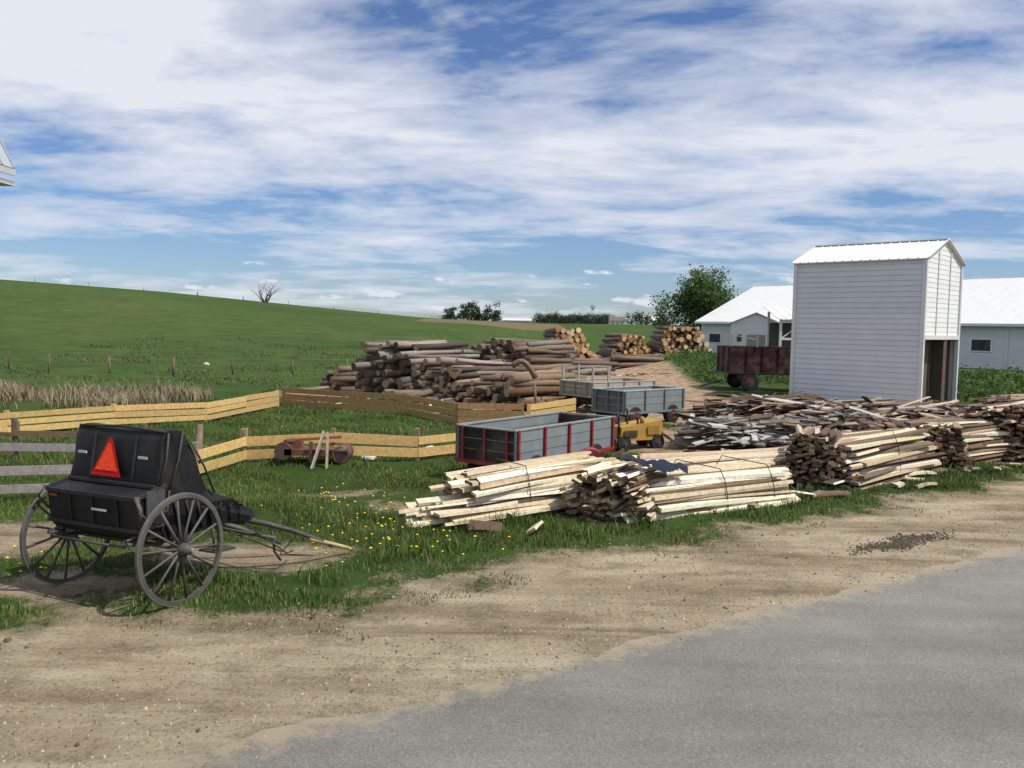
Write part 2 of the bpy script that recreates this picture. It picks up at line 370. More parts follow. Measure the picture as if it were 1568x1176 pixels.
mb.tube([(-.58,-.0,1.67),(0,.0,1.695),(.58,-.0,1.67)],.014,(.03,.03,.03),0,6)
mb.box((0,-.135,1.15),(1.16,.03,.03),(.035,.035,.035))
mb.bar((-.3,-.118,1.2),(-.3,-.05,1.62),.012,.02,(.03,.03,.03)); mb.bar((.26,-.118,1.2),(.26,-.05,1.62),.012,.02,(.03,.03,.03))
mb.build('frame_trim',cart)
mb=MB(M_cloth); lean=math.atan2(.09,.45)
mb.M=CM@Matrix.Translation((-.04,-.128,1.40))@Matrix.Rotation(-lean,4,'X')
def tri(w,h,y,col,cut=.0):
    mb.poly([(-w/2,y,-h/2),(w/2,y,-h/2),(w/2*.93,y,-h/2+.05*h),(w*.05,y,h/2),(-w*.05,y,h/2),(-w/2*.93,y,-h/2+.05*h)],col)
tri(.42,.38,-.004,(.5,.01,.01)); tri(.31,.27,-.008,(1.0,.075,.02)); mb.build('slow_moving_vehicle_triangle',cart)
mb=MB(M_cloth); mb.M=CM
for x,y,z in((-.42,-.113,1.42),(.4,-.113,1.42)): mb.box((x,y,z),(.12,.008,.024),(.6,.6,.6))
mb.box((.1,-.365,.93),(.2,.008,.022),(.6,.6,.62)); mb.box((-.52,-.372,1.02),(.1,.008,.02),(.4,.05,.03))
mb.build('reflectors',cart)
mb=MB(M_metal,M_paint); mb.M=CM
mb.tube([(-.72,0,.545),(.72,0,.545)],.025,(.04,.04,.04),0,8)
for x in(-.5,.5):
    mb.tube([(x,-.45,.66),(x,-.2,.59),(x,.0,.575),(x,.2,.59),(x,.45,.66)],.018,(.05,.05,.05),0,6)
    mb.tube([(x,-.45,.67),(x,-.2,.71),(x,.2,.71),(x,.45,.67)],.014,(.05,.05,.05),0,6)
mb.tube([(-.5,-.42,.62),(.5,-.42,.62)],.014,(.05,.05,.05),0,6); mb.tube([(-.35,.3,.5),(.35,.3,.5)],.02,(.04,.04,.04),0,6)
mb.bar((.66,.45,.4),(.66,.75,.38),.22,.02,(.06,.06,.06)); mb.tube([(.62,.6,.4),(.6,.6,.62)],.012,(.05,.05,.05),0,6)
mb.build('axle_and_springs',cart)
mb=MB(M_paint,M_metal); mb.M=CM
def crv(a,b,sag):
    a=Vector(a);b=Vector(b); return [a.lerp(b,q)+Vector((0,0,sag*math.sin(math.pi*q))) for q in(0,.2,.4,.6,.8,1)]
mb.tube(crv((.4,.95,.64),(1.02,2.1,.13),.05),[.032,.032,.03,.027,.024,.02],(.05,.05,.045),0,8)
mb.tube(crv((.88,1.84,.25),(1.12,2.3,.06),.0),[.026,.026,.026,.025,.024,.02],(.42,.32,.17),0,8)
mb.tube(crv((-.3,.95,.6),(.36,1.98,.1),.04),[.032,.032,.03,.027,.024,.02],(.05,.05,.045),0,8)
mb.tube([(-.12,1.22,.5),(.55,1.18,.54)],.028,(.06,.055,.05),0,8); mb.tube([(-.2,1.4,.36),(.82,1.33,.36)],.02,(.08,.07,.06),0,8)
mb.tube([(.1,.9,.58),(.3,1.4,.3),(.55,1.75,.08)],.01,(.05,.05,.05),1,6); mb.tube([(.66,1.45,.42),(.66,1.5,.15),(.7,1.56,.04)],.014,(.05,.05,.05),1,6)
mb.tube([(.75,1.7,.25),(.55,1.72,.05),(.9,1.9,.04)],.01,(.06,.05,.04),1,6); mb.tube([(.5,1.15,.55),(.75,1.6,.12),(.6,1.9,.06)],.01,(.04,.035,.03),1,6)
mb.build('shafts',cart)

# ---------------------------------------------------------------- lumber
FRESH=[(.64,.54,.38),(.70,.61,.46),(.57,.46,.31),(.76,.69,.55),(.5,.39,.25)]
GREY=[(.24,.22,.2),(.31,.29,.26),(.17,.14,.11),(.40,.38,.35),(.12,.085,.065)]
BROWN=[(.19,.13,.09),(.26,.18,.11),(.12,.08,.055),(.32,.23,.15),(.45,.36,.25)]
BARK=(.10,.06,.038)
def board(mb,c,az,L,w,t,col,roll=0,pitch=0,barkp=.35,endc=None):
    R=(Matrix.Rotation(math.pi/2-az,3,'Z')@Matrix.Rotation(-pitch,3,'Y')@Matrix.Rotation(roll,3,'X'))
    bark=jit(BARK,.3) if rng.random()<barkp else None
    e=endc or tuple(q*.62 for q in col)
    hz=t/2; segs=3; bow=rng.uniform(-.02,.03); hw0=w/2; hw1=w/2*rng.uniform(.6,1); rings=[]
    if rng.random()<.5: hw0,hw1=hw1,hw0
    c=Vector(c)
    for k in range(segs+1):
        q=k/segs; x=(q-.5)*L; hw=hw0+(hw1-hw0)*q+rng.uniform(-.004,.004); dz=bow*math.sin(math.pi*q)
        rings.append(mb.P([c+R@Vector((x,-hw,-hz+dz)),c+R@Vector((x,hw,-hz+dz)),c+R@Vector((x,hw*.85,hz+dz)),c+R@Vector((x,-hw*.85,hz+dz))]))
    fl=rng.random()<.5
    for k in range(segs):
        a,b=rings[k],rings[k+1]
        cs=[col,col,col,col]
        if bark:
            if fl: cs[2]=bark
            else: cs[0]=bark
            cs[rng.choice([1,3])]=bark
        for j in range(4):
            j2=(j+1)%4; mb.F([a+j,b+j,b+j2,a+j2],cs[j])
    mb.F([rings[0]+j for j in(0,1,2,3)],e); mb.F([rings[-1]+j for j in(3,2,1,0)],e)
ENDS=[(.17,.095,.055),(.11,.065,.04),(.25,.155,.09),(.42,.31,.2)]  # board ends: weathered brown, darkened further by painted-in shade
def bundle(name,o,azd,L,W,H,cols,barkp=.35,ragged=.25,slope=0,yj=2.5,endc=None,mbx=None,bwr=(.09,.2)):
    mb=mbx or MB(M_wood); az=math.radians(azd); d=Vector((math.sin(az),math.cos(az),0)); w=Vector((-d.y,d.x,0))
    z=.05
    while z<H:
        q=z/H; half=W/2*(1-.4*q**2.2); p=-half
        while p<half:
            bw=rng.uniform(*bwr); off=rng.gauss(0,ragged); LL=L*rng.uniform(.8,1.05)
            cx=Vector((o[0],o[1],0))+d*(L/2+off)+w*(W/2+p)
            zz=Z(cx.x,cx.y)+z+rng.uniform(-.02,.02)
            board(mb,(cx.x,cx.y,zz+abs(slope)*L/2*q),az+math.radians(rng.gauss(0,yj)),LL,bw,rng.uniform(.03,.06),jit(rng.choice(cols),.15),rng.gauss(0,.28),slope*q+rng.gauss(0,.012),barkp,jit(rng.choice(ENDS),.3) if endc else None)
            p+=bw*rng.uniform(.75,1.05)
        z+=.052
    if mbx is None: return mb.build(name)
def strap(name,o,azd,t,W,H):
    mb=MB(M_metal); az=math.radians(azd); d=Vector((math.sin(az),math.cos(az),0)); w=Vector((-d.y,d.x,0))
    pts=[]
    for k in range(13):
        a=math.pi*k/12; r=Vector((o[0],o[1],0))+d*t+w*(W/2-(W/2+.06)*math.cos(a)); pts.append((r.x,r.y,max(.03,(H+.07)*min(1,math.sin(a)*1.5))))
    mb.tube(pts,.008,(.03,.03,.03),0,5); mb.build(name)
mb=MB(M_wood)
bundle('',(-1.1,11.35),56,3.0,.8,.3,FRESH,.08,.16,yj=3,mbx=mb)
bundle('',(-.45,11.85),54,2.7,.9,.64,FRESH,.1,.12,.05,3,mbx=mb,endc=1)
mb.build('lumber_bundle')
mb=MB(M_wood)
bundle('',(1.9,12.05),60,3.2,1.3,.56,FRESH,.12,.14,mbx=mb,yj=2)
bundle('',(1.85,11.85),30,1.2,1.25,.72,FRESH+BROWN[:2],.45,.09,mbx=mb,endc=1,yj=6,bwr=(.08,.19))
mb.build('lumber_bundle')
bundle('lumber_bundle',(2.6,14.3),66,3.4,1.1,.5,FRESH,.08,.3)
mb=MB(M_wood); bundle('',(5.9,14.7),48,3.6,1.25,.86,FRESH+BROWN[:1],.22,.18,mbx=mb); bundle('',(5.75,14.7),25,1.2,1.0,.95,BROWN+FRESH[:1],.6,.07,mbx=mb,endc=1,yj=6,bwr=(.07,.16)); mb.build('lumber_bundle')
mb=MB(M_wood); bundle('',(9.1,17.4),53,2.8,1.3,.82,FRESH+BROWN[:3],.3,.2,mbx=mb); bundle('',(9.2,17.2),28,1,.8,.85,BROWN,.6,.07,mbx=mb,endc=1,yj=6); mb.build('lumber_bundle')
mb=MB(M_wood); bundle('',(11.3,18.7),52,3.8,1.6,1.1,FRESH[:3]+BROWN,.5,.25,mbx=mb); bundle('',(11.7,18.4),28,1.1,1.0,1.15,BROWN,.6,.07,mbx=mb,endc=1,yj=6); mb.build('lumber_bundle')
mb=MB(M_wood); bundle('',(13.5,21.5),60,4,2,1.1,BROWN+GREY,.6,.3,mbx=mb,endc=1); mb.build('lumber_bundle')
for o,a,t,W,H in(((-.45,11.85),54,.9,.95,.64),((1.9,12.05),60,1.6,1.3,.56),((1.9,12.05),60,2.6,1.3,.56),((5.9,14.7),48,1.9,1.25,.84)): strap('steel_strap',o,a,t,W,H)
def heap(name,boxes,cols,n,L=(.8,2.6),barkp=.4,az0=60,azs=25):
    mb=MB(M_wood)
    for _ in range(n):
        x0,y0,x1,y1,w,h=rng.choice(boxes); q=rng.random(); p=rng.gauss(0,.4); p=max(-1,min(1,p))
        x=x0+(x1-x0)*q-p*w*.5*(y1-y0)/math.hypot(x1-x0,y1-y0); y=y0+(y1-y0)*q+p*w*.5
        z=Z(x,y)+.05+rng.random()**.7*h*(1-p*p*.8)*(.7+.5*float(pn(x,y,.8,2)))
        board(mb,(x,y,z),math.radians(rng.gauss(az0,azs)),rng.uniform(*L),rng.uniform(.07,.2),rng.uniform(.02,.05),jit(rng.choice(cols),.2),rng.gauss(0,.4),rng.gauss(0,.1),barkp)
    return mb.build(name)
heap('slab_heap',[(4.2,19.5,8.5,20.5,2.4,.75)],GREY,380,(.5,1.5),.3,70,50)
heap('slab_heap',[(6.2,24,10,24.5,2.6,.75),(9,23,14,22.6,2.8,.8),(13,23.5,19,23,3,.95)],BROWN+GREY,760,(1.2,3.2),.5,60,16)
heap('slab_heap',[(8,20,12,21,2,.6)],BROWN+GREY[:2],220,(1.5,3),.5,60,16)
heap('scrap_boards',[(-.6,11.1,8,15.4,.8,.04),(7,15.7,12,18.2,.8,.04)],FRESH+BROWN[:2],26,(.15,.6),.3,60,35)
# tarp
mb=MB(M_cloth); n=18; idx=[]
az=math.radians(60); d=Vector((math.sin(az),math.cos(az),0)); w=Vector((-d.y,d.x,0)); o=Vector((1.75,12.2,0))
for i in range(n+1):
    for j in range(n+1):
        a=i/n;b_=j/n; p=o+d*(a*1.0+.07*math.sin(b_*7))+w*((b_-.35)*.75*(1-.4*a)+.04*math.sin(a*9))
        z=.85-.14*a+.035*math.sin(a*11+b_*5)*math.cos(b_*13)+.018*math.sin(a*23-b_*17)-.3*max(0,.3-b_)
        idx.append(mb.P([(p.x,p.y,z)]))
for i in range(n):
    for j in range(n):
        if (i-n/2)**2+(j-n/2)**2>(n*.56+1.5*math.sin(i*1.3))**2: continue
        a=i*(n+1)+j; mb.F([a,a+n+1,a+n+2,a+1],(.014,.02,.042),0,True)
mb.build('blue_tarp')

# ---------------------------------------------------------------- logs
BKS=((.09,.065,.05),(.18,.14,.11),(.30,.26,.215),(.13,.095,.07),(.22,.16,.11),(.25,.22,.19))
def logs(name,o,azd,width,H,L,rr=(.13,.22),ends=((.5,.33,.17),(.42,.27,.14),(.58,.42,.25)),barks=BKS,jl=.25,yj=2,shr=.5):
    mb=MB(M_bark,M_wood); az=math.radians(azd); d=Vector((math.sin(az),math.cos(az),0)); w=Vector((-d.y,d.x,0)); rm=(rr[0]+rr[1])/2
    nrow=max(1,int(H/(rm*1.72)))
    for row in range(nrow):
        q=row/nrow; n=int(width*(1-shr*q**1.5)/(rm*2)); 
        for k in range(max(1,n)):
            r=rng.uniform(*rr); p=(k-(n-1)/2)*rm*2+(row%2)*rm*.8+rng.uniform(-.05,.05); off=rng.gauss(0,jl); LL=L*rng.uniform(.75,1.1)
            yj_=math.radians(rng.gauss(0,yj)); dd=Vector((math.sin(az+yj_),math.cos(az+yj_),rng.gauss(0,.03)))
            c=Vector((o[0],o[1],0))+d*(L/2+off)+w*p; zz=Z(c.x,c.y)+rm+row*rm*1.72+rng.uniform(-.04,.06)
            c.z=zz; a=c-dd*LL/2; b=c+dd*LL/2; m1=a.lerp(b,.35)+Vector((rng.uniform(-.04,.04),rng.uniform(-.04,.04),rng.uniform(-.03,.03))); m2=a.lerp(b,.7)+Vector((rng.uniform(-.04,.04),rng.uniform(-.04,.04),rng.uniform(-.03,.03)))
            bc=jit(rng.choice(barks),.25); ec=jit(rng.choice(ends),.2)
            mb.tube([a,m1,m2,b],[r,r*rng.uniform(.9,1),r*rng.uniform(.85,.95),r*.82],bc,0,9,True,ec,1)
    return mb.build(name)
DK=((.12,.08,.055),(.2,.14,.09),(.09,.065,.05),(.35,.25,.15))  # dark log ends, shade of the left-facing ends included in the colour
logs('log_pile',(-4.7,31),34,3.6,2.2,4.2,(.07,.145),ends=DK,yj=3.5)
logs('log_pile',(-2.6,30.0),38,2.6,1.5,4,(.07,.14),yj=5,barks=BKS+((.42,.36,.28),))
logs('log_pile',(-7.1,34.5),55,2.4,1.0,3,(.08,.15),ends=((.4,.28,.15),(.3,.2,.12)),yj=6)
logs('log_pile',(-.6,35),34,3.4,2.3,4.2,(.08,.15),ends=DK,yj=3.5)
logs('log_pile',(-.6,28.4),48,2.4,1.15,3.4,(.09,.17),barks=((.20,.12,.07),(.25,.17,.11),(.14,.1,.075)),yj=9)
logs('log_pile',(1.0,30.5),56,2.4,.95,3.6,(.08,.15),yj=7)
logs('log_pile',(-4.6,29.3),58,1.6,.5,3.0,(.08,.14),yj=12,ends=((.45,.3,.16),))
OR=((.62,.36,.15),(.7,.45,.22),(.5,.28,.12),(.4,.2,.09),(.72,.52,.3))
logs('log_pile',(4.3,63),-12,4.2,2.8,4,(.13,.25),ends=OR,jl=.2,shr=.6)
logs('log_pile',(1.4,58),40,3.0,1.6,4,(.13,.22),ends=OR,yj=5)
logs('log_pile',(6.0,57),75,2.2,.7,4,(.12,.2),ends=OR,yj=6)
logs('log_pile',(11.0,78),-14,4.0,2.3,4.5,(.13,.23),ends=OR,shr=.5)
logs('log_pile',(15.6,77),-8,4.8,3.0,4.5,(.13,.25),ends=OR,shr=.35)
logs('log_pile',(2,50),70,3,1.0,4,(.12,.2),yj=8)
logs('log_pile',(8.7,70),80,2,.8,4,(.12,.2),yj=8)
mb=MB(M_wood)
for _ in range(170):
    x,y=rng.choice([(-3,29.5),(-5.5,30.5),(0,27.8),(3.2,29.5),(7,50),(2,33)]); x+=rng.gauss(0,1.3); y+=rng.gauss(0,.8)
    board(mb,(x,y,Z(x,y)+.03),rng.uniform(0,3.1),rng.uniform(.15,.9),rng.uniform(.04,.14),.03,jit(rng.choice(BROWN+FRESH[:2]),.2),rng.gauss(0,.3),rng.gauss(0,.08),.4)
mb.build('bark_debris')

# ---------------------------------------------------------------- fences
def fence(name,pts,h,nb,bw,col,post=(.09,.09),posth=None,pcol=None,sp=2.2,jt=.012):
    mb=MB(M_wood); pcol=pcol or col
    for (x0,y0),(x1,y1) in zip(pts[:-1],pts[1:]):
        Ls=math.hypot(x1-x0,y1-y0); k=max(1,round(Ls/sp)); nxv=(-(y1-y0)/Ls,(x1-x0)/Ls)
        if nxv[1]>0: nxv=(-nxv[0],-nxv[1])
        for i in range(k+1):
            q=i/k; x=x0+(x1-x0)*q;y=y0+(y1-y0)*q; z=Z(x,y); ph=(posth or h)+rng.uniform(-.03,.06)
            mb.bar((x-nxv[0]*.05,y-nxv[1]*.05,z-.1),(x-nxv[0]*.05+rng.uniform(-.02,.02),y-nxv[1]*.05,z+ph),post[0],post[1],jit(pcol,.2))
            if i<k:
                q2=(i+1)/k; x2=x0+(x1-x0)*q2;y2=y0+(y1-y0)*q2; z2=Z(x2,y2)
                for j in range(nb):
                    zz=h*(j+.5)/nb+.04; a=(x+nxv[0]*.015,y+nxv[1]*.015,z+zz+rng.uniform(-jt,jt)); b=(x2+nxv[0]*.015,y2+nxv[1]*.015,z2+zz+rng.uniform(-jt,jt))
                    mb.bar(a,b,.025,bw*rng.uniform(.85,1.1),jit(col,.14))
    return mb.build(name)
YEL=(.64,.43,.17)
fence('board_fence',[(-13.5,18.2),(-11.7,19.7),(-8.35,23.2),(-7.6,27.7)],.52,3,.145,YEL)
fence('board_fence',[(-7.5,27.9),(-3.2,25.9),(-1.5,23.8),(.3,23.7)],.6,3,.17,(.40,.24,.11),pcol=(.3,.2,.1))  # back run in brown: the shade on this side is painted into the boards
fence('board_fence',[(.5,23.7),(1.9,25.4)],.6,3,.17,YEL)
fence('board_fence',[(-5.45,14.7),(-5.2,16.6),(-1.9,17.3),(-1.0,18.2)],.5,2,.19,YEL,posth=.62,pcol=(.3,.22,.14))
fence('wooden_rail_fence',[(-9.6,12.2),(-7.9,12.6),(-6.5,12.9)],.95,3,.13,(.33,.31,.28),posth=1.0,pcol=(.25,.2,.15),jt=.04)
fence('wooden_rail_fence',[(-12.5,16.5),(-9.5,16.2),(-7.2,16.6)],.6,2,.1,(.22,.15,.09),posth=.75,pcol=(.2,.14,.1),jt=.05)
mb=MB(M_bark); 
for x,y,h in((-5.75,15.6,.85),(-5.55,15.0,.75),(-6.6,13.0,1.1)): mb.tube([(x,y,-.1),(x+.03,y,h)],[.06,.05],(.22,.17,.13),0,8)
mb.build('fence_posts')
def wire(name,pts,h,sp,r=.05,wr=.006):
    mb=MB(M_bark,M_metal)
    for (x0,y0),(x1,y1) in zip(pts[:-1],pts[1:]):
        k=max(1,round(math.hypot(x1-x0,y1-y0)/sp)); pr=None
        for i in range(k+1):
            q=i/k; x=x0+(x1-x0)*q+rng.uniform(-.1,.1);y=y0+(y1-y0)*q; z=Z(x,y); hh=h*rng.uniform(.85,1.1)
            mb.tube([(x,y,z-.2),(x+rng.uniform(-.05,.05),y,z+hh)],r*rng.uniform(.7,1.3),jit((.16,.13,.1),.3),0,6)
            if pr:
                for t in(.5,.9): mb.tube([(pr[0],pr[1],pr[2]+h*t),(x,y,z+h*t)],wr,(.2,.19,.18),1,4)
            pr=(x,y,z)
    return mb.build(name)
wire('wire_fence',[(-32,47),(-24,44),(-17,43),(-9,46)],.9,3.2,.04)
wire('wire_fence',[(-130,190),(-70,190),(-30,191)],.8,11,.07,.008)
wire('wire_fence',[(-24,75),(-8,85),(2,95)],.8,6,.04)

J=empty('rusty_implement'); mb=MB(M_metal,M_wood); mb.M=Matrix.Translation((-4.0,16.4,0))
mb.box((.25,0,.28),(1.15,.5,.12),(.16,.07,.04)); mb.box((-.2,0,.42),(.3,.35,.18),(.2,.08,.05)); mb.tube([(-.35,-.25,.3),(-.35,.3,.3)],.17,(.12,.07,.05),0,14); mb.tube([(.75,-.28,.25),(.75,.28,.25)],.16,(.14,.06,.05),0,14)
mb.bar((-.3,-.2,.5),(.7,.1,.55),.05,.05,(.25,.1,.06)); mb.bar((.2,-.3,.1),(.2,-.3,.5),.06,.06,(.15,.09,.06)); mb.tube([(.5,-.2,.3),(.9,-.3,.35)],.05,(.1,.07,.06),0,8)
mb.build('body',J); mb=MB(M_wood); mb.M=Matrix.Translation((-4.0,16.2,0)); mb.bar((.28,-.4,.02),(.45,-.1,.7),.12,.03,(.45,.38,.28),up=(1,0,0)); mb.bar((.56,-.38,.02),(.52,-.1,.68),.1,.03,(.38,.31,.22),up=(1,0,0)); mb.build('leaning_boards',J)
def rock(name,x,y,r,col):
    mb=MB(M_stone); n=9; rings=[]
    for k in range(5):
        ph=math.pi/2*k/4; rings.append(mb.P([(x+r*math.cos(ph)*math.cos(2*math.pi*j/n)*rng.uniform(.85,1.15),y+r*.7*math.cos(ph)*math.sin(2*math.pi*j/n)*rng.uniform(.85,1.15),Z(x,y)-.03+r*.8*math.sin(ph)) for j in range(n)]))
    for k in range(4):
        for j in range(n): mb.F([rings[k]+j,rings[k]+(j+1)%n,rings[k+1]+(j+1)%n,rings[k+1]+j],col,0,True)
    return mb.build(name)
rock('white_rock',-2.95,17.5,.2,(.6,.58,.54)); rock('white_rock',-1.75,18.5,.2,(.62,.6,.56)); rock('white_rock',-2.4,18.1,.13,(.5,.48,.42)); rock('white_rock',-18.3,51,.22,(.55,.53,.47))

# ---------------------------------------------------------------- wagons
def tire(mb,c,R,w,ax=(0,1,0),rim=(.3,.05,.04)):
    c=Vector(c);ax=Vector(ax); mb.tube([c-ax*w/2,c-ax*w*.42,c+ax*w*.42,c+ax*w/2],[R*.9,R,R,R*.9],(.025,.025,.027),2,20)
    mb.tube([c-ax*(w/2+.01),c+ax*(w/2+.01)],R*.5,rim,0,14); mb.tube([c-ax*(w/2+.04),c+ax*(w/2+.04)],R*.15,(.1,.1,.1),1,8)
def wagon(name,o,dirv,L,W,z0,z1,side,end,trim,nst,R=.28,topc=None,flare=0.0,stakes=0):
    a=math.atan2(dirv[1],dirv[0]); E=empty(name)
    M=Matrix.Translation((o[0],o[1],0))@Matrix.Rotation(a,4,'Z')
    mb=MB(M_paint,M_metal,M_rubber); mb.M=M; t=.04
    h=z1-z0; zc=(z0+z1)/2
    for y in(0,W):
        for j in range(3): mb.box((L/2,y,z0+h*(j+.5)/3),(L,t,h/3-.012),jit(side,.06))
        mb.box((L/2,y,zc),(L-.02,t*.6,h-.02),tuple(q*.5 for q in side))
    for j in range(3):
        mb.box((t/2+.001,W/2,z0+h*(j+.5)/3),(t,W-t-.004,h/3-.01),jit(end,.1)); mb.box((L-t/2-.001,W/2,z0+h*(j+.5)/3),(t,W-t-.004,h/3-.01),end)
    mb.box((L/2,W/2,z0+.03),(L-.1,W-.1,.04),(.2,.15,.1),1)
    mb.build('box',E)
    mb=MB(M_paint,M_metal,M_rubber); mb.M=M
    for i in range(nst):
        x=.05+(L-.1)*i/(nst-1)
        for y in(-.045,W+.045): mb.box((x,y,zc),(.05,.045,h+.04),trim)
    for y in(-.04,W+.04):
        mb.box((L/2,y*1.0,z0-.03),(L,.06,.07),trim); 
    for x in(-.03,L+.03):
        for q in(.12,.5,.88): mb.box((x,W*q,zc),(.04,.04,h),trim)
        mb.box((x,W/2,z0-.03),(.05,W,.07),trim)
    for y in (0,W): mb.box((L/2,y,z1+.018),(L+.06,.07,.03),topc or side)
    for x in (0,L): mb.box((x,W/2,z1+.016),(.07,W-.075,.026),topc or side)
    if stakes:
        for i in range(stakes):
            x=.1+(L-.2)*i/(stakes-1)
            for y in(0.02,W-.02):
                if i<2: mb.box((x,y,z1+.25),(.07,.05,.55),(.35,.33,.3))
    mb.build('trim',E)
    mb=MB(M_paint,M_metal,M_rubber); mb.M=M
    for x in(L*.18,L*.8):
        mb.tube([(x,-.02,R),(x,W+.02,R)],.04,(.06,.05,.05),1,8); mb.box((x,W/2,(R+z0)/2+.02),(.14,W*.6,max(.06,z0-R-.06)),(.08,.05,.05),1)
        for y in(.02,W-.02): tire(mb,(x,y,R),R,.17,rim=(.12,.03,.025))
    mb.box((L/2,W/2,z0-.1),(L*.9,.12,.1),(.07,.05,.05),1); mb.tube([(0,W/2,R),(-1.1,W/2,.12)],.035,(.08,.05,.05),1,8)
    mb.build('running_gear',E); return E
wagon('hay_wagon',(.07,14.6),(.6,.8),3.3,1.3,.36,.94,(.20,.23,.245),(.02,.014,.016),(.26,.02,.022),5,R=.24,topc=(.26,.28,.28))
wagon('box_wagon',(3.1,23.6),(.77,.64),2.6,1.2,.42,1.0,(.2,.235,.245),(.09,.11,.12),(.16,.19,.2),4,topc=(.42,.46,.46))
wagon('flat_rack_wagon',(2.5,27),(.8,.6),2.9,1.5,.6,1.0,(.38,.35,.3),(.27,.24,.2),(.3,.25,.2),5,topc=(.45,.42,.37),stakes=5)
wagon('grain_wagon',(9.9,38.8),(1,.05),5.2,2.1,.85,2.0,(.03,.006,.007),(.03,.006,.007),(.025,.006,.007),8,R=.42)
mb=MB(M_metal,M_paint,M_rubber); mb.M=Matrix.Translation((9.9,38.8,0))
for x in(.05,1.2): mb.bar((x,0,2),(x,0,2.6),.06,.06,(.3,.3,.3))
mb.bar((.05,0,2.55),(1.2,0,2.35),.05,.05,(.4,.4,.4)); mb.build('wagon_rack')
E=empty('yellow_engine_unit'); mb=MB(M_paint,M_metal,M_rubber); mb.M=Matrix.Translation((2.45,18.9,-.12))@Matrix.Rotation(.45,4,'Z'); YL=(.40,.23,.025)
i=mb.P([(0,0,.36),(1.15,0,.36),(1.15,.6,.36),(0,.6,.36),(.03,.03,.66),(1.12,.03,.8),(1.12,.57,.8),(.03,.57,.66)])
for fc in((0,3,2,1),(4,5,6,7),(0,1,5,4),(1,2,6,5),(2,3,7,6),(3,0,4,7)): mb.F([i+j for j in fc],YL)
mb.box((.25,-.012,.52),(.35,.02,.14),(.05,.04,.03)); mb.box((.85,-.012,.58),(.3,.02,.2),(.3,.17,.02)); mb.box((1.17,.3,.6),(.03,.4,.25),(.08,.08,.07)); mb.box((.1,.3,.3),(.4,.5,.2),(.2,.12,.03))
for x,y,h_ in((.0,.1,.9),(.35,.3,1.02),(.5,.1,.86)): mb.tube([(x,y,.55),(x,y,h_),(x-.05,y,h_+.03)],.03,(.05,.04,.04),1,8)
mb.box((-.2,.3,.45),(.35,.4,.3),(.12,.08,.04)); mb.tube([(.62,.1,.72),(.62,.1,.88)],.05,(.3,.18,.03),0,8); mb.bar((-.3,.1,.7),(.2,.2,.8),.04,.04,(.1,.07,.05))
mb.bar((1.1,.0,.5),(1.5,-.2,.2),.06,.06,(.1,.08,.06))
for x in(.1,1.0): tire(mb,(x,.05,.3),.18,.12,rim=(.05,.04,.03)); tire(mb,(x,.58,.3),.18,.12,rim=(.05,.04,.03))
mb.build('body',E)
E=empty('red_implement'); mb=MB(M_paint,M_metal,M_rubber); mb.M=Matrix.Translation((1.15,14.35,.06)); pr=[]
for k in range(9):
    a=math.pi*k/8; pr.append((.22-.22*math.cos(a),.42+.22*math.sin(a)))
i=mb.P([(x,0,z) for x,z in pr]+[(x,.3,z) for x,z in pr])
for k in range(8): mb.F([i+k,i+k+1,i+9+k+1,i+9+k],(.25,.04,.035))
mb.F([i+k for k in range(9)],(.2,.03,.03)); mb.F([i+9+k for k in range(9)][::-1],(.2,.03,.03)); mb.box((.25,.15,.34),(.55,.32,.16),(.15,.035,.03)); tire(mb,(.22,-.1,.16),.22,.1)
mb.bar((.45,.1,.4),(.8,.2,.62),.04,.04,(.12,.03,.03)); mb.build('body',E)
mb=MB(M_metal)
pts=[(.0+.75*q,27.2,.5+1.15*math.sin(math.pi*(.18+.5*(1-q)))) for q in np.linspace(0,1,10)]
mb.tube(pts,[.09]*10,(.16,.1,.07),0,8); mb.tube([(.72,27.2,.9),(.8,27.2,0)],.05,(.15,.1,.07),0,6); mb.build('bent_pipe')

# ---------------------------------------------------------------- buildings
def siding(mb,p,q,z0,z1,n,out,col,m=0,clipf=None,dp=.024):
    for k in range(n):
        a=z0+(z1-z0)*k/n; b=z0+(z1-z0)*(k+1)/n
        ta=clipf(a) if clipf else (0,1); tb=clipf(b) if clipf else (0,1)
        P=lambda t,o,z:(p[0]+(q[0]-p[0])*t+out[0]*o,p[1]+(q[1]-p[1])*t+out[1]*o,z)
        mb.poly([P(ta[0],dp,a),P(ta[1],dp,a),P(tb[1],0.002,b),P(tb[0],0.002,b)],jit(col,.03),m)
        mb.poly([P(ta[0],.0,a),P(ta[1],.0,a),P(ta[1],dp,a),P(ta[0],dp,a)],tuple(q*.6 for q in col),m)  # lap underside, with shading painted in as a darker colour
WH=(.60,.62,.65)
def roofplane(mb,a,b,c,d,col,rib=.3,th=.04):
    a,b,c,d=map(Vector,(a,b,c,d)); n=(b-a).cross(d-a).normalized()
    if n.z<0: n=-n
    i=mb.P([a,b,c,d,a-n*th,b-n*th,c-n*th,d-n*th])
    for fc in((0,1,2,3),(7,6,5,4),(0,4,5,1),(1,5,6,2),(2,6,7,3),(3,7,4,0)): mb.F([i+j for j in fc],col)
    k=max(1,int((b-a).length/rib))
    for j in range(k+1):
        t=j/k; p=a.lerp(b,t)+n*.012; q=d.lerp(c,t)+n*.012; mb.bar(p,q,.05,.03,tuple(x*.88 for x in col),0,up=n)
T=empty('white_tower_shed')
A=Vector((11.3,34.4)); Bp=Vector((14.85,31.0)); dd=(Bp-A).normalized(); L=(Bp-A).length; nb=Vector((-dd.y,dd.x))
if nb.y<0: nb=-nb
W=4.0; He=5.5; Hr=6.25; Cc=Bp+nb*W; D=A+nb*W; fo=-nb
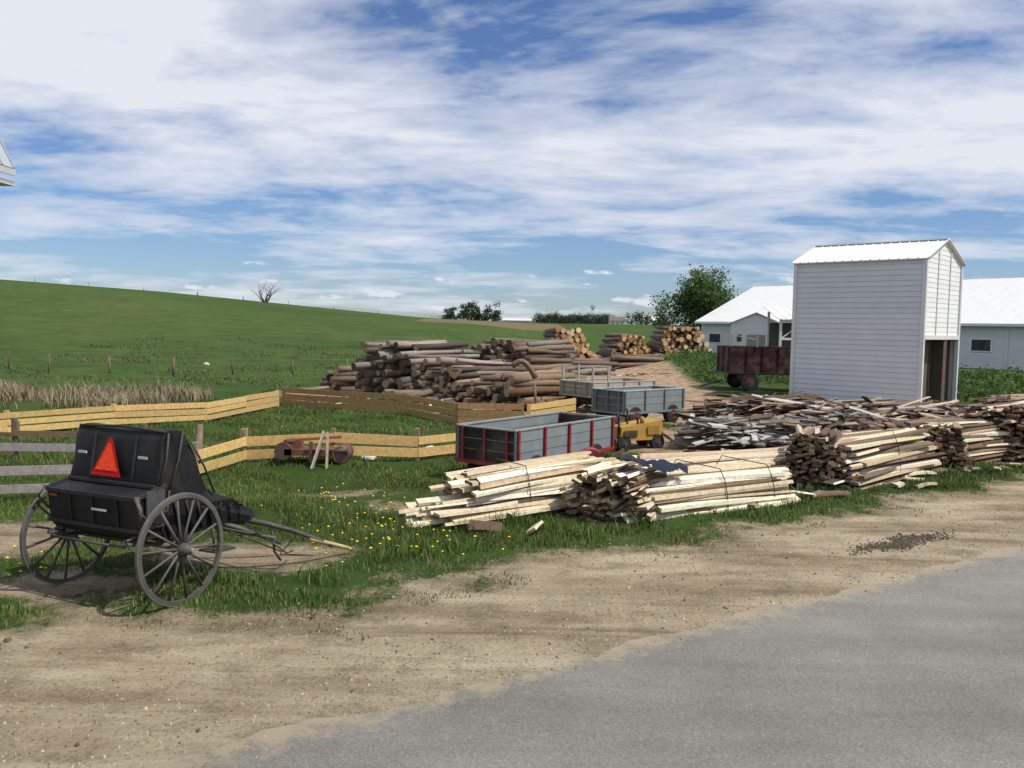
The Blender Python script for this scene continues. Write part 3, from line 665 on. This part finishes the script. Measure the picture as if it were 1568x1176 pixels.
P3=lambda u,w,z:(A.x+dd.x*u+nb.x*w,A.y+dd.y*u+nb.y*w,z)
mb=MB(M_siding)
siding(mb,A,Bp,.1,He,27,fo,(.56,.60,.66))  # front wall greyer and bluer: its shade is put into the siding colour
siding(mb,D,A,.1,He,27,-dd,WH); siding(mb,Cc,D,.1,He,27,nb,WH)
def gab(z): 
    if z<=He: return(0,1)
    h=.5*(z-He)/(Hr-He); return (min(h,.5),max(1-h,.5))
siding(mb,Bp,Cc,2.65,Hr,20,dd,(.76,.77,.76),clipf=gab,dp=.012); siding(mb,D,A,He,Hr,5,-dd,WH,clipf=gab)  # right end wall paler: sunlight put into its siding colour
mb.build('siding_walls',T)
mb=MB(M_siding)
for u,w,z0,z1 in((0,0,0,He),(L,0,0,He),(L,W,0,He),(0,W,0,He)):
    mb.M=Matrix.Translation(P3(u,w,0))@Matrix.Rotation(math.atan2(dd.y,dd.x),4,'Z'); mb.box((0,0,(z0+z1)/2),(.14,.14,z1-z0),(.6,.63,.66)); mb.M=Matrix.Identity(4)
for w in(1.35,2.7):
    mb.bar(P3(L+.03,w,2.65),P3(L+.03,w,He+.35),.07,.02,(.68,.7,.7),up=(dd.x,dd.y,0))
mb.bar(P3(L+.04,0,2.62),P3(L+.04,W,2.62),.08,.16,(.62,.62,.62)); mb.bar(P3(0,-.03,.06),P3(L,-.03,.06),.05,.14,(.35,.32,.28))
mb.build('corner_trim',T)
mb=MB(M_roof); ov=.12
roofplane(mb,P3(-ov,-.15,He-.03),P3(L+ov,-.15,He-.03),P3(L+ov,W/2,Hr+.05),P3(-ov,W/2,Hr+.05),(.72,.72,.72),.34)
roofplane(mb,P3(-ov,W+.15,He-.03),P3(L+ov,W+.15,He-.03),P3(L+ov,W/2,Hr+.05),P3(-ov,W/2,Hr+.05),(.72,.72,.72),.34)
mb.bar(P3(-ov,W/2,Hr+.07),P3(L+ov,W/2,Hr+.07),.22,.03,(.7,.7,.7)); mb.build('metal_roof',T)
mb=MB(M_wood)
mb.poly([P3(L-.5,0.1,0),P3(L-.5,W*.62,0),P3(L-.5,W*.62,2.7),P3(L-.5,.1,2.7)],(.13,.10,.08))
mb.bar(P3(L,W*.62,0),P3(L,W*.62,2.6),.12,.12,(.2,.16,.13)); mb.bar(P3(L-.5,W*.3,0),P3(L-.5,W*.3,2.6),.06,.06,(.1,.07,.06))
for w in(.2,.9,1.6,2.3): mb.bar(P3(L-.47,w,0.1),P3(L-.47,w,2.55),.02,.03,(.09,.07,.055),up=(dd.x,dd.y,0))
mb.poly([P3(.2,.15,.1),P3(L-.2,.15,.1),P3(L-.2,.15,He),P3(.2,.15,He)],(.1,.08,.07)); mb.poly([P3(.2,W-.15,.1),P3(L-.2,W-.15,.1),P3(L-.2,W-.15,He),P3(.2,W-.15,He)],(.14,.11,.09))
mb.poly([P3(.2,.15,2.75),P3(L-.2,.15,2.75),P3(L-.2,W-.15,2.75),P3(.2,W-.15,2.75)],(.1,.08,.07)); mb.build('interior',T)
G=empty('long_white_barn'); A=Vector((20.7,94)); dv=Vector((.58,-.81)).normalized(); nb=Vector((-dv.y,dv.x)); dd=dv
if nb.y<0: nb=-nb
L=52; W=18.4; He=3.7; Hr=7.75
mb=MB(M_siding); siding(mb,A,A+dv*L,0,He,14,-nb,WH)
siding(mb,A+nb*W,A,0,Hr,28,-dv,WH,clipf=gab); siding(mb,A+dv*L,A+dv*L+nb*W,0,Hr,28,dv,WH,clipf=gab); siding(mb,A+dv*L+nb*W,A+nb*W,0,He,14,nb,WH)
mb.build('walls',G)
mb=MB(M_siding,M_metal)
for k in range(1,13):
    mb.bar(P3(k*4,-.04,.0),P3(k*4,-.04,He-.15),.2,.05,(.6,.62,.64),up=(nb.x,nb.y,0))
for k in (2,18,30,35,38.5,42,46):
    mb.bar(P3(k-.9,-.045,1.9),P3(k+.9,-.045,1.9),.05,1.1,(.7,.72,.74)); mb.bar(P3(k-.75,-.08,1.9),P3(k+.75,-.08,1.9),.03,.9,(.03,.035,.045),1)
mb.build('windows_and_trim',G)
mb=MB(M_roof); c_=(.66,.67,.67)
roofplane(mb,P3(-.4,-.6,He-.05),P3(L+.4,-.6,He-.05),P3(L+.4,W/2,Hr+.1),P3(-.4,W/2,Hr+.1),c_,.9); roofplane(mb,P3(-.4,W+.6,He-.05),P3(L+.4,W+.6,He-.05),P3(L+.4,W/2,Hr+.1),P3(-.4,W/2,Hr+.1),c_,.9)
mb.bar(P3(-.42,-.62,He-.15),P3(L+.4,-.62,He-.15),.06,.22,(.7,.71,.72)); mb.build('metal_roof',G)
E=empty('gabled_entry_shed'); A=Vector((22.0,86.5)); L=4.9; W=4.5; dv=Vector((.97,-.24)).normalized(); dd=dv; nb=Vector((-dv.y,dv.x)); He=3.5;Hr=4.5
mb=MB(M_siding,M_metal); siding(mb,A,A+dv*L,0,Hr,18,-nb,WH,clipf=gab); siding(mb,A+nb*W,A,0,He,14,-dv,WH); siding(mb,A+dv*L,A+dv*L+nb*W,0,He,14,dv,WH)
mb.bar(P3(1.6,-.04,1.2),P3(3.4,-.04,1.2),.04,2.3,(.3,.28,.25),1); mb.box(P3(.9,-.04,2),(.5,.06,.7),(.05,.05,.06),1); mb.build('walls',E)
mb=MB(M_roof)
roofplane(mb,P3(-.3,-.3,He-.1),P3(-.3,W,He-.1),P3(L/2,W,Hr+.08),P3(L/2,-.3,Hr+.08),c_,.6); roofplane(mb,P3(L+.3,-.3,He-.1),P3(L+.3,W,He-.1),P3(L/2,W,Hr+.08),P3(L/2,-.3,Hr+.08),c_,.6); mb.build('metal_roof',E)
mb=MB(M_siding,M_metal); x0,y0=19.4,62
for x in(0,1.8,3.6):
    for y in(0,3): mb.bar((x0+x,y0+y,0),(x0+x,y0+y,3.6+(.6 if y else 0)),.16,.16,(.6,.6,.6))
for z in(2.2,3.5): mb.bar((x0,y0,z),(x0+3.6,y0,z),.12,.16,(.65,.65,.65))
mb.bar((x0,y0,2.2),(x0+1.8,y0,3.5),.08,.08,(.6,.6,.6)); roofplane(mb,(x0-.3,y0-.3,3.65),(x0+4,y0-.3,3.65),(x0+4,y0+3.3,4.6),(x0-.3,y0+3.3,4.6),(.7,.7,.7),.6)
mb.box((x0+1.8,y0+2.9,1.7),(3.5,.1,3.4),(.08,.08,.08),1); mb.build('open_lean_to')
E=empty('gambrel_barn'); y0,y1=4,20; xe=-11.6; ze=6.2
pf=[(xe,ze),(-13.05,9.1),(-16.2,10.9),(-19.35,9.1),(-20.8,ze)]
mb=MB(M_roof)
for k in range(4):
    (xa,za),(xb,zb)=pf[k],pf[k+1]
    if za<zb: roofplane(mb,(xa,y0,za),(xa,y1,za),(xb,y1,zb),(xb,y0,zb),(.36,.41,.44),.45,.06)
    else: roofplane(mb,(xb,y0,zb),(xb,y1,zb),(xa,y1,za),(xa,y0,za),(.36,.41,.44),.45,.06)
mb.build('metal_roof',E)
mb=MB(M_siding); mb.box((-11.86,12,5.82),(.5,16.1,.05),(.5,.5,.5)); mb.box((-11.6,12,6.1),(.04,16.1,.14),(.5,.51,.53)); mb.box((-11.72,12,5.88),(.2,16.1,.06),(.3,.3,.32)); mb.box((-20.5,12,5.82),(.5,16.1,.05),(.75,.75,.75)); mb.build('eaves',E)
mb=MB(M_siding); xa,xb=-12.2,-20.2
siding(mb,(xa,y0+.3),(xa,y1-.3),0,5.85,28,(1,0),WH); siding(mb,(xb,y1-.3),(xb,y0+.3),0,5.85,28,(-1,0),WH)
def gam(z):
    w=8.0
    if z<=6.2: return(0,1)
    if z<=9.1: h=(z-6.2)/2.9*1.3/w
    else: h=(1.3+(z-9.1)/1.8*2.7)/w
    return(min(h,.5),max(1-h,.5))
siding(mb,(xb,y0+.3),(xa,y0+.3),0,10.8,50,(0,-1),WH,clipf=gam); siding(mb,(xa,y1-.3),(xb,y1-.3),0,10.8,50,(0,1),WH,clipf=gam); mb.build('walls',E)
mb=MB(M_siding,M_metal); mb.box((xa+.05,12,1.5),(.06,3.2,3),(.5,.1,.08)); 
for y in(7,17): mb.box((xa+.05,y,1.9),(.06,1,1.2),(.04,.045,.05),1); mb.box((xa+.04,y,1.9),(.05,1.2,1.4),(.75,.75,.75))
mb.build('doors_and_windows',E)

# ---------------------------------------------------------------- trees
def branches(mb,p,d,L,r,depth,tips,col,spread=.6,up=.12,n=6,nb=(2,4)):
    pts=[p]; rad=[r]; q=Vector(p); dd=Vector(d)
    for k in range(3):
        dd=(dd+Vector((rng.gauss(0,.12),rng.gauss(0,.12),rng.gauss(0,.06)+up*.3))).normalized(); q=q+dd*L/3; pts.append(q.copy()); rad.append(r*(1-.22*(k+1)))
        if depth<=2: tips.append((q.copy(),depth))
    mb.tube(pts,rad,jit(col,.1),0,n if depth>1 else 4,False)
    if depth==0: return
    for i in range(rng.randint(*nb)):
        a=rng.uniform(0,2*math.pi); side=Vector((math.cos(a),math.sin(a),rng.uniform(-.1,.5))); nd=(dd*(1-spread)+side*spread+Vector((0,0,up))).normalized()
        branches(mb,pts[rng.choice([1,2,3,3])],nd,L*rng.uniform(.62,.85),rad[-1]*rng.uniform(.6,.85),depth-1,tips,col,spread,up,n,nb)
def leaves(pts,per,sig,size,cols,zlo,zhi,flat=.8):
    n=len(pts)*per; P=np.repeat(np.array([list(p) for p in pts]),per,axis=0)+nr.normal(0,1,(n,3))*np.array([sig,sig,sig*flat])
    a=nr.normal(0,1,(n,3)); a/=np.linalg.norm(a,axis=1)[:,None]; b=np.cross(a,nr.normal(0,1,(n,3))); b/=np.linalg.norm(b,axis=1)[:,None]
    s=size*nr.uniform(.5,1.3,(n,1)); Vv=np.stack([P-a*s,P+b*s*.6,P+a*s,P-b*s*.6],1).reshape(-1,3); F=np.arange(n*4).reshape(-1,4)
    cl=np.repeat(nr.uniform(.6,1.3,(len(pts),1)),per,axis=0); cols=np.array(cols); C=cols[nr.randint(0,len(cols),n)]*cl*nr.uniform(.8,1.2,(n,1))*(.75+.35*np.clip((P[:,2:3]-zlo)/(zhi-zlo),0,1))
    return Vv,F,C
def tree(name,x,y,h,stems,col,LC,depth=4,per=14,sig=.45,size=.16,spread=.55,leafy=True,seed=1,up=.12,keep=1.0,width=None):
    rng.seed(seed); E=empty(name); z=Z(x,y); mb=MB(M_bark); tips=[]
    for (dx,dy,dz,L,r,ox) in stems:
        branches(mb,Vector((x+ox,y,z-.2)),Vector((dx,dy,dz)).normalized(),L,r,depth,tips,col,spread,up)
    top=max(t[0].z for t in tips)-z; sc=h/top; sx_=sc; xc=0
    if width:
        xx=sorted(t[0].x-x for t in tips); k=len(xx)//50; lo,hi=xx[k],xx[-1-k]; sx_=width/(hi-lo); xc=(lo+hi)/2
    f=lambda p:(x+(p[0]-x-xc*min(1,max(0,(p[2]-z)/h*2)))*sx_,y+(p[1]-y)*sx_,z+(p[2]-z)*sc)
    mb.v=[f(p) for p in mb.v]
    mb.build('trunk_and_limbs',E)
    if leafy:
        pts=[Vector(f(t[0])) for t in tips if rng.random()<(.85 if t[1]<2 else .35)*keep]; pts=[p for p in pts if p.z>z+h*.1]
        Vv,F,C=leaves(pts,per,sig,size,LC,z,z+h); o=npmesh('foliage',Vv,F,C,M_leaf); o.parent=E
    return E
LG=[(.07,.12,.04),(.09,.15,.05),(.12,.18,.065),(.05,.095,.035)]
tree('leafy_tree',22.0,103,9.9,[(-.5,0,1,3.2,.3,-.25),(.5,0,1,3.2,.28,.25),(-.25,.3,1,2.8,.2,0),(.25,-.3,1,2.8,.2,0),(-.9,.1,.6,2.8,.16,-.3),(.95,0,.6,2.8,.16,.3),(-.7,0,.9,3.0,.2,0),(.7,0,.9,3.0,.2,0)],(.12,.1,.08),LG,4,9,.45,.16,.46,seed=21,up=.12,keep=.8,width=8.6)
tree('bare_tree',-51.5,178,6.3,[(0,0,1,1.7,.2,0),(-.5,0,1,1.8,.15,0),(.5,.1,1,1.8,.15,0),(.9,0,.8,1.6,.12,0),(-.9,0,.8,1.6,.12,0)],(.10,.08,.07),LG,4,leafy=False,spread=.62,seed=3,width=7.0)
rng.seed(99)
def bush(name,pts,h,per,size,cols=LG):
    P=[Vector((x,y,Z(x,y)+h*rng.uniform(.05,1)*(.5+.7*float(pn(x,y,.8,3))))) for x,y in pts]
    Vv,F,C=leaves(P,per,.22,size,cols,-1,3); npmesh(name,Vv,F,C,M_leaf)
p=scatter(5000,7.5,19,42,72,lambda x,y:(yard(x,y)<.25)&(np.hypot((x-12.5)/6.2,(y-56)/13)<1)); bush('weed_bank',p[:1500],.35,9,.09)
p=scatter(6000,17.8,34,31,50,lambda x,y:(yard(x,y)<.4)&(x>17.9+(y-33)*.2)); bush('weed_bank',p[:2200],.75,9,.10)
def treemass(name,items,per=260,cols=((.03,.055,.025),(.045,.075,.03),(.025,.045,.025))):
    mb=MB(M_bark);Vs=[];Fs=[];Cs=[];off=0; E=empty(name)
    for x,y,h,w in items:
        z=Z(x,y); mb.tube([(x,y,z-.3),(x+.1,y,z+h*.5)],[h*.03,h*.02],(.1,.08,.07),0,5)
        cl=[(x+rng.gauss(0,w*.26),y+rng.gauss(0,w*.26),z+h*rng.uniform(.12,.92)) for _ in range(14)]
        cl=[(x+(a-x)*(1.25-.7*(c-z)/h),b_,c) for a,b_,c in cl]
        Vv,F,C=leaves([Vector(c) for c in cl],per//14,w*.12,.32,cols,z,z+h); Vs.append(Vv);Fs.append(F+off);Cs.append(C);off+=len(Vv)
    mb.build('trunks',E); o=npmesh('foliage',np.concatenate(Vs),np.concatenate(Fs),np.concatenate(Cs),M_leaf); o.parent=E
it=[]
def ux(u,y): return (u-784)/1307*y
for u,h,w in((684,4.5,4),(693,5.0,4),(708,5.5,4.5),(714,6.5,5),(720,7.8,5),(727,6,5),(732,4,4),(745,5,4),(751,6.8,5),(758,5,4)): y=300+rng.uniform(-15,15); it.append((ux(u,y),y,h,w))
treemass('distant_trees',it,520)
it=[]
for k in range(34): u=820+k*3.4; y=430+rng.uniform(-20,20); it.append((ux(u,y),y,rng.uniform(4.8,6.8),7))
treemass('distant_tree_line',it,420,((.02,.035,.02),(.03,.045,.025)))
it=[]
for u,h in((965,5),(972,6),(980,6),(988,4.5),(1012,4),(1025,4)): y=330; it.append((ux(u,y),y,h,5))
treemass('distant_trees',it,300)
it=[]
for k in range(16): u=650+k*28+rng.uniform(-10,10); y=900+rng.uniform(-60,60); it.append((ux(u,y),y,rng.uniform(4,6.5),26))
treemass('distant_tree_line',it,200,((.035,.055,.045),))
def farm(name,x,y,L,W,h,rh,wall,roof):
    E=empty(name); z=Z(x,y); mb=MB(M_siding,M_roof); mb.box((x,y,z+h/2),(L,W,h),wall)
    for s_ in(-1,1): mb.poly([(x-L/2-.3,y+s_*(W/2+.3),z+h),(x+L/2+.3,y+s_*(W/2+.3),z+h),(x+L/2+.3,y,z+h+rh),(x-L/2-.3,y,z+h+rh)],roof,1)
    for s_ in(-1,1): mb.poly([(x+s_*L/2,y-W/2,z+h),(x+s_*L/2,y+W/2,z+h),(x+s_*L/2,y,z+h+rh)],wall)
    for k in(-.3,0,.3): mb.box((x+k*L,y-W/2-.03,z+h*.5),(L*.08,.05,h*.35),(.05,.05,.06))
    mb.build('building',E)
farm('distant_farmhouse',ux(942,400),400,7,6,2.6,2.0,(.5,.5,.5),(.15,.1,.09)); farm('distant_barn',ux(1000,400),400,16,9,3,2.2,(.65,.65,.65),(.6,.6,.6)); farm('distant_barn',ux(790,420),420,14,8,2.0,1.2,(.5,.5,.5),(.55,.55,.55))
mb=MB(M_metal); x,y=ux(905,400),400; z=Z(x,y)
for a,b_ in((-1,-1),(1,-1),(1,1),(-1,1)): mb.tube([(x+a*1,y+b_*1,z),(x+a*.15,y+b_*.15,z+8.5)],.09,(.2,.2,.2),0,4)
for k in range(10): an=k*math.pi/5; mb.poly([(x,y-.5,z+8.6),(x+1.2*math.cos(an),y-.5,z+8.6+1.2*math.sin(an)),(x+1.2*math.cos(an+.4),y-.45,z+8.6+1.2*math.sin(an+.4))],(.3,.3,.3))
mb.build('windmill')

# ---------------------------------------------------------------- light, sky, camera
S=Vector((.52,-.2,.83)).normalized(); el=math.asin(S.z); rot=math.atan2(S.x,S.y)
sd=bpy.data.lights.new('sun','SUN'); sd.energy=4.7; sd.angle=math.radians(.5); sd.color=(1,.95,.87)
so=bpy.data.objects.new('sun',sd); so.rotation_euler=S.to_track_quat('Z','Y').to_euler(); scene.collection.objects.link(so)
w=bpy.data.worlds.new('World'); scene.world=w; w.use_nodes=True; nt=w.node_tree; nt.nodes.clear()
out=N(nt,'ShaderNodeOutputWorld'); sky=N(nt,'ShaderNodeTexSky',sky_type='NISHITA'); sky.sun_disc=False; sky.sun_elevation=el; sky.sun_rotation=rot; sky.ozone_density=1.5; sky.air_density=1.0; sky.dust_density=.3
tint=mixc(nt,1.0,sky.outputs[0],(.76,.93,1.26),'MULTIPLY')
bg=N(nt,'ShaderNodeBackground'); bg.inputs[1].default_value=.085; nt.links.new(tint,bg.inputs[0])
tc=N(nt,'ShaderNodeTexCoord'); sx=N(nt,'ShaderNodeSeparateXYZ'); nt.links.new(tc.outputs['Generated'],sx.inputs[0])
zz=math_(nt,'ADD',math_(nt,'MAXIMUM',sx.outputs[2],0.0),.14)
cx=math_(nt,'DIVIDE',sx.outputs[0],zz); cy=math_(nt,'DIVIDE',sx.outputs[1],zz)
cb=N(nt,'ShaderNodeCombineXYZ'); nt.links.new(cx,cb.inputs[0]); nt.links.new(cy,cb.inputs[1])
mp=N(nt,'ShaderNodeMapping'); mp.inputs['Rotation'].default_value=(0,0,.35); mp.inputs['Scale'].default_value=(.85,1.15,1); mp.inputs['Location'].default_value=(3.1,1.3,0); nt.links.new(cb.outputs[0],mp.inputs[0])
nA=noise(nt,mp.outputs[0],1.0,10,.6,.3)
mp2=N(nt,'ShaderNodeMapping'); mp2.inputs['Rotation'].default_value=(0,0,.5); mp2.inputs['Scale'].default_value=(1.9,3.4,1); nt.links.new(cb.outputs[0],mp2.inputs[0])
nB=noise(nt,mp2.outputs[0],1.0,8,.62,.4)
elev=sx.outputs[2]
cov=ramp(nt,elev,[(0.0,(.0,)*3),(.07,(.0,)*3),(.13,(.05,)*3),(.22,(.11,)*3),(.34,(.10,)*3)])
v=math_(nt,'ADD',math_(nt,'ADD',math_(nt,'MULTIPLY',nA,.72),math_(nt,'MULTIPLY',nB,.28)),cov)
ci=ramp(nt,v,[(.48,(0,0,0)),(.55,(.48,)*3),(.66,(1,)*3)])
az_=math_(nt,'ARCTAN2',sx.outputs[0],sx.outputs[1]); cc=N(nt,'ShaderNodeCombineXYZ'); nt.links.new(math_(nt,'MULTIPLY',az_,15),cc.inputs[0]); nt.links.new(math_(nt,'MULTIPLY',elev,48),cc.inputs[1])
nC=noise(nt,cc.outputs[0],1.0,5,.55)
band=ramp(nt,elev,[(.0,(.6,)*3),(.02,(1,)*3),(.065,(.95,)*3),(.09,(0,)*3)])
cu=ramp(nt,math_(nt,'MULTIPLY',nC,band),[(.56,(0,0,0)),(.62,(.9,)*3)])
fac=math_(nt,'MAXIMUM',ci,cu)
bg2=N(nt,'ShaderNodeBackground'); bg2.inputs[0].default_value=(.83,.87,.95,1); bg2.inputs[1].default_value=.93
ms=N(nt,'ShaderNodeMixShader'); nt.links.new(fac,ms.inputs[0]); nt.links.new(bg.outputs[0],ms.inputs[1]); nt.links.new(bg2.outputs[0],ms.inputs[2]); nt.links.new(ms.outputs[0],out.inputs[0])
cd=bpy.data.cameras.new('camera'); cd.lens=30; cd.sensor_width=36; cd.clip_end=8000; cd.clip_start=.1
co=bpy.data.objects.new('camera',cd); co.matrix_world=Matrix.Translation((0,0,2.75))@Matrix.Rotation(math.radians(90-3.85),4,'X')@Matrix.Rotation(math.radians(1.0),4,'Z')
scene.collection.objects.link(co); scene.camera=co
scene.view_settings.view_transform='Standard'; scene.view_settings.look='None'; scene.view_settings.exposure=0
